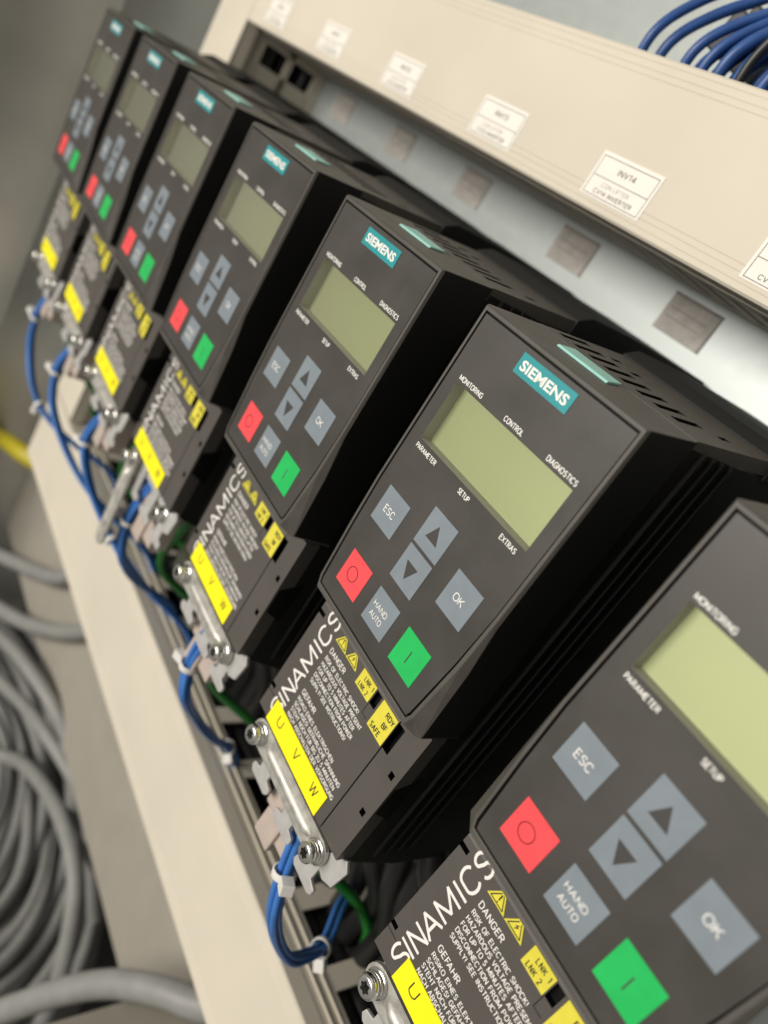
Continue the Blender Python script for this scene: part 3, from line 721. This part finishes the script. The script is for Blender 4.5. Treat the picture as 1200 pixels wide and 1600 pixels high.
bundle(7, [(5, -113, -21), (7, -126, -21), (13, -144, -21), (17, -160, -25), (10, -188, -45), (4, -209, -70), (-2, -226, -90), (-4, -250, -108)], [(0.3, (1, 0, 0.4))])

# network cables with plugs
PLUGS = [((-11.5, -1.0, -134, -119, -30, -20.5), 'beige'), ((-9.5, 0.5, -146, -134.3, -29, -21), 'beige'), ((-0.4, 9.5, -142, -120, -32, -22.5), 'beige')]
for k in range(1, 8):
    t = tag(empty('network_cable', (UX[k], 0, 0)), 'green cables and plugs under the '+where[k], 'network cable', 'green network cables below the inverters')
    j = random.uniform(-2, 2)
    for a in (0, 1):
        m = MB('green')
        if a == 0: pth = [(-4, -124, -48), (-13, -142, -50), (-25+j, -168, -53), (-27+j, -184, -62), (-18, -198, -86), (-6, -210, -108), (4, -224, -120), (6, -252, -126)]
        else: pth = [(4, -124, -70), (-2, -146, -78), (-10, -166+j, -88), (-6, -184, -102), (4, -200, -116), (12, -216, -124), (14, -252, -128)]
        m.tube(bez(pth, 8), 2.5, 10); m.build('cable', t)
    for bx, mt_ in PLUGS+([((13, 25, -146, -119, -52, -36), 'olive')] if k in (3, 4) else []):
        m = MB(mt_); m.box(*bx); m.build('plug', t, bevel=0.8)

# black power cables, extra ones added to darken the shaded space below
for k in range(1, 8):
    for a in range(6):
        x0 = [-22, -10, 3, 14, 24, 33][a]; nm = ['leftmost', 'second', 'third', 'fourth', 'fifth', 'rightmost'][a]
        t = MB('blackcable'); q = random.uniform(-4, 4)
        if a < 5: pth = [(x0*0.9, -114, -84-5*(a % 3)), (x0+2, -140, -86-4*(a % 2)), (x0+6+q, -172, -96), (x0+8, -206, -114+q), (x0+5, -236, -124), (x0+4, -262, -126)]
        else: pth = [(20, -114, -66), (30, -126, -66), (44, -138+q, -72), (52, -166, -92), (50, -206, -116), (48, -236, -126), (48, -262, -128)]
        t.tube(bez(pth, 8), 5.4, 12)
        o = t.build('power_cable', loc=(UX[k], 0, 0))
        tag(o, '%s black power cable filling the shaded space under the %s' % (nm, where[k]), 'power cable', 'black power cables below the inverters')
for k in range(1, 7):
    t = MB('pe'); g = UX[k+1]-UX[k]
    t.tube(bez([(12, -116, -92), (18, -126, -88), (32, -133, -84), (g-24, -130, -86), (g-10, -122, -92), (g-6, -114, -94)], 8), 2.0, 10)
    t.tube(bez([(12, -115, -90), (18, -124.4, -86.5), (32, -131.2, -82.6), (g-24, -128.2, -84.6), (g-10, -120.4, -90.5), (g-6, -112.4, -92.5)], 8), 0.9, 8, 'green')
    o = t.build('earth_wire', loc=(UX[k], 0, 0)); tag(o, 'earth wire strung from the %s to the next' % where[k], 'earth wire', 'earth wires between the inverters')

# ================================================================== cables above the duct
bl = ['leftmost', 'second', 'third', 'fourth', 'fifth', 'sixth', 'seventh', 'eighth', 'ninth', 'tenth', 'eleventh', 'twelfth', 'thirteenth', 'fourteenth', 'fifteenth', 'sixteenth', 'seventeenth', 'eighteenth', 'nineteenth', 'twentieth', 'twenty-first', 'rightmost']
bx_ = [-125, -122, -108, -105, -103, -101, -98, -96, -94.5, -92, -90, -88, -85, -83, -81, -78, -75, -72, -68, -65, -61, -57]
for i, x in enumerate(bx_):
    z = -91-(i*37 % 11)*1.6; dx = 7+(i*29 % 9)*1.0; r_ = 1.9+0.12*(i % 3)
    m = MB('bluedark')
    m.tube(bez([(x-4, 112, z-8), (x-1, 128, z-2), (x+dx*0.15, 142, z), (x+dx*0.8, 156, z-6), (x+dx*2.0, 172, z-16), (x+dx*3.4, 190, z-22)], 8), r_, 12)
    tag(m.build('blue_cable'), '%s blue cable rising behind the upper duct, counted from the left' % bl[i], 'cable', 'blue cables above the upper duct')
for i, (x, z, dx) in enumerate(((-80, -93, 9), (-62, -92, 11), (-55, -92, 12))):
    m = MB('blackcable')
    m.tube(bez([(x-4, 112, z-6), (x, 130, z), (x+dx*0.2, 144, z+2), (x+dx*0.9, 160, z), (x+dx*2.0, 180, z-10)], 8), 1.7, 12)
    tag(m.build('black_cable'), '%s black cable among the blue ones above the upper duct' % ['leftmost', 'middle', 'rightmost'][i], 'cable', 'black cables above the upper duct')
m = MB('blackcable'); m.box(-9, 9, -8, 8, -8, 8); m.box(-6, 6, 8, 12, -5, 5)
o = m.build('terminal_block', bevel=0.8, loc=(-116, 158, -128)); o.rotation_euler = (0.2, 0.3, 0.2)
tag(o, 'black block behind the blue cables above the duct', 'terminal block')

# ================================================================== lower left: coiled cables, box
coils = []
random.seed(3)
ords = ['outermost', 'second', 'third', 'fourth', 'fifth', 'sixth', 'seventh', 'eighth', 'ninth', 'tenth', 'eleventh', 'twelfth', 'thirteenth', 'innermost']
for i in range(42):
    lay = i % 3; q = i//3
    a, b = 300-13.5*q-7*(lay % 2), 172-8.6*q-4.5*(lay % 2)
    lev = -664+12.5*lay+random.uniform(-2, 3)
    pts = []; ph = random.random()*6
    for k in range(97):
        an = 2*math.pi*k/96
        pts.append((-430+a*math.cos(an)+6*math.sin(2*an+ph), lev+4*math.sin(3*an+ph), -84+b*math.sin(an)+5*math.cos(2*an+ph)))
    m = MB('grey'); m.tube(pts, 6.3, 12)
    tag(m.build('grey_cable'), '%s turn of the %s layer of the grey cable coil' % (ords[q], ['bottom', 'middle', 'top'][lay]), 'cable', 'turns of the grey cable coil')
def grey(pts, r, lab):
    m = MB('grey'); m.tube(bez(pts, 10), r, 14); tag(m.build('grey_cable'), lab, 'cable')
grey([(-470, -640, -60), (-425, -631, -150), (-370, -585, -155), (-302, -552, -156), (-246, -545, -156), (-209, -560, -154), (-172, -610, -150), (-150, -660, -140)], 7.5, 'loose grey cable arching over the cable coil')
grey([(-160, -600, -20), (-123, -505, -60), (-98, -440, -78), (-80, -405, -92), (-58, -378, -104), (-38, -362, -116), (-20, -340, -130)], 8.2, 'thick grey cable crossing above the cream box at bottom left')
grey([(-700, -560, -60), (-600, -500, -110), (-520, -455, -128), (-440, -400, -135), (-400, -330, -138)], 7.5, 'upper straight grey cable passing under the lower duct, far left')
grey([(-640, -570, -60), (-540, -520, -110), (-450, -470, -130), (-370, -400, -138), (-330, -330, -140)], 7.5, 'lower straight grey cable passing under the lower duct, far left')
for i_, (dx, dy, dz, lab) in enumerate(((-30, -26, 8, 'third grey cable slanting under the lower duct, below the two upper ones'), (24, -52, -6, 'fourth grey cable slanting under the lower duct, just above the coil'))):
    grey([(-690+dx, -575+dy, -40+dz), (-560+dx, -535+dy, -105+dz), (-470+dx, -500+dy, -128+dz), (-380+dx, -460+dy, -135+dz), (-300+dx, -470+dy, -160+dz), (-250+dx, -560+dy, -190+dz)], 6.8, lab)
t = tag(empty('equipment_box', (0, -520, -75)), 'cream box with a screw at the bottom left below the duct', 'box')
m = MB('creamdark'); m.box(-67, 80, 0, 120, -70, 85); m.build('casing', t, bevel=1.5)
s = link('screw', SCREW, t, (-60, 121.5, 32)); s.rotation_euler = (-math.pi/2*-1*-1, 0, 0)
m = MB('pe'); m.tube(bez([(-645, -384, -98), (-615, -371, -100), (-590, -361, -101), (-566, -354, -106), (-550, -352, -118)], 8), 9, 12)
tag(m.build('earth_cable'), 'dull yellow cable at the far left picture edge', 'cable')
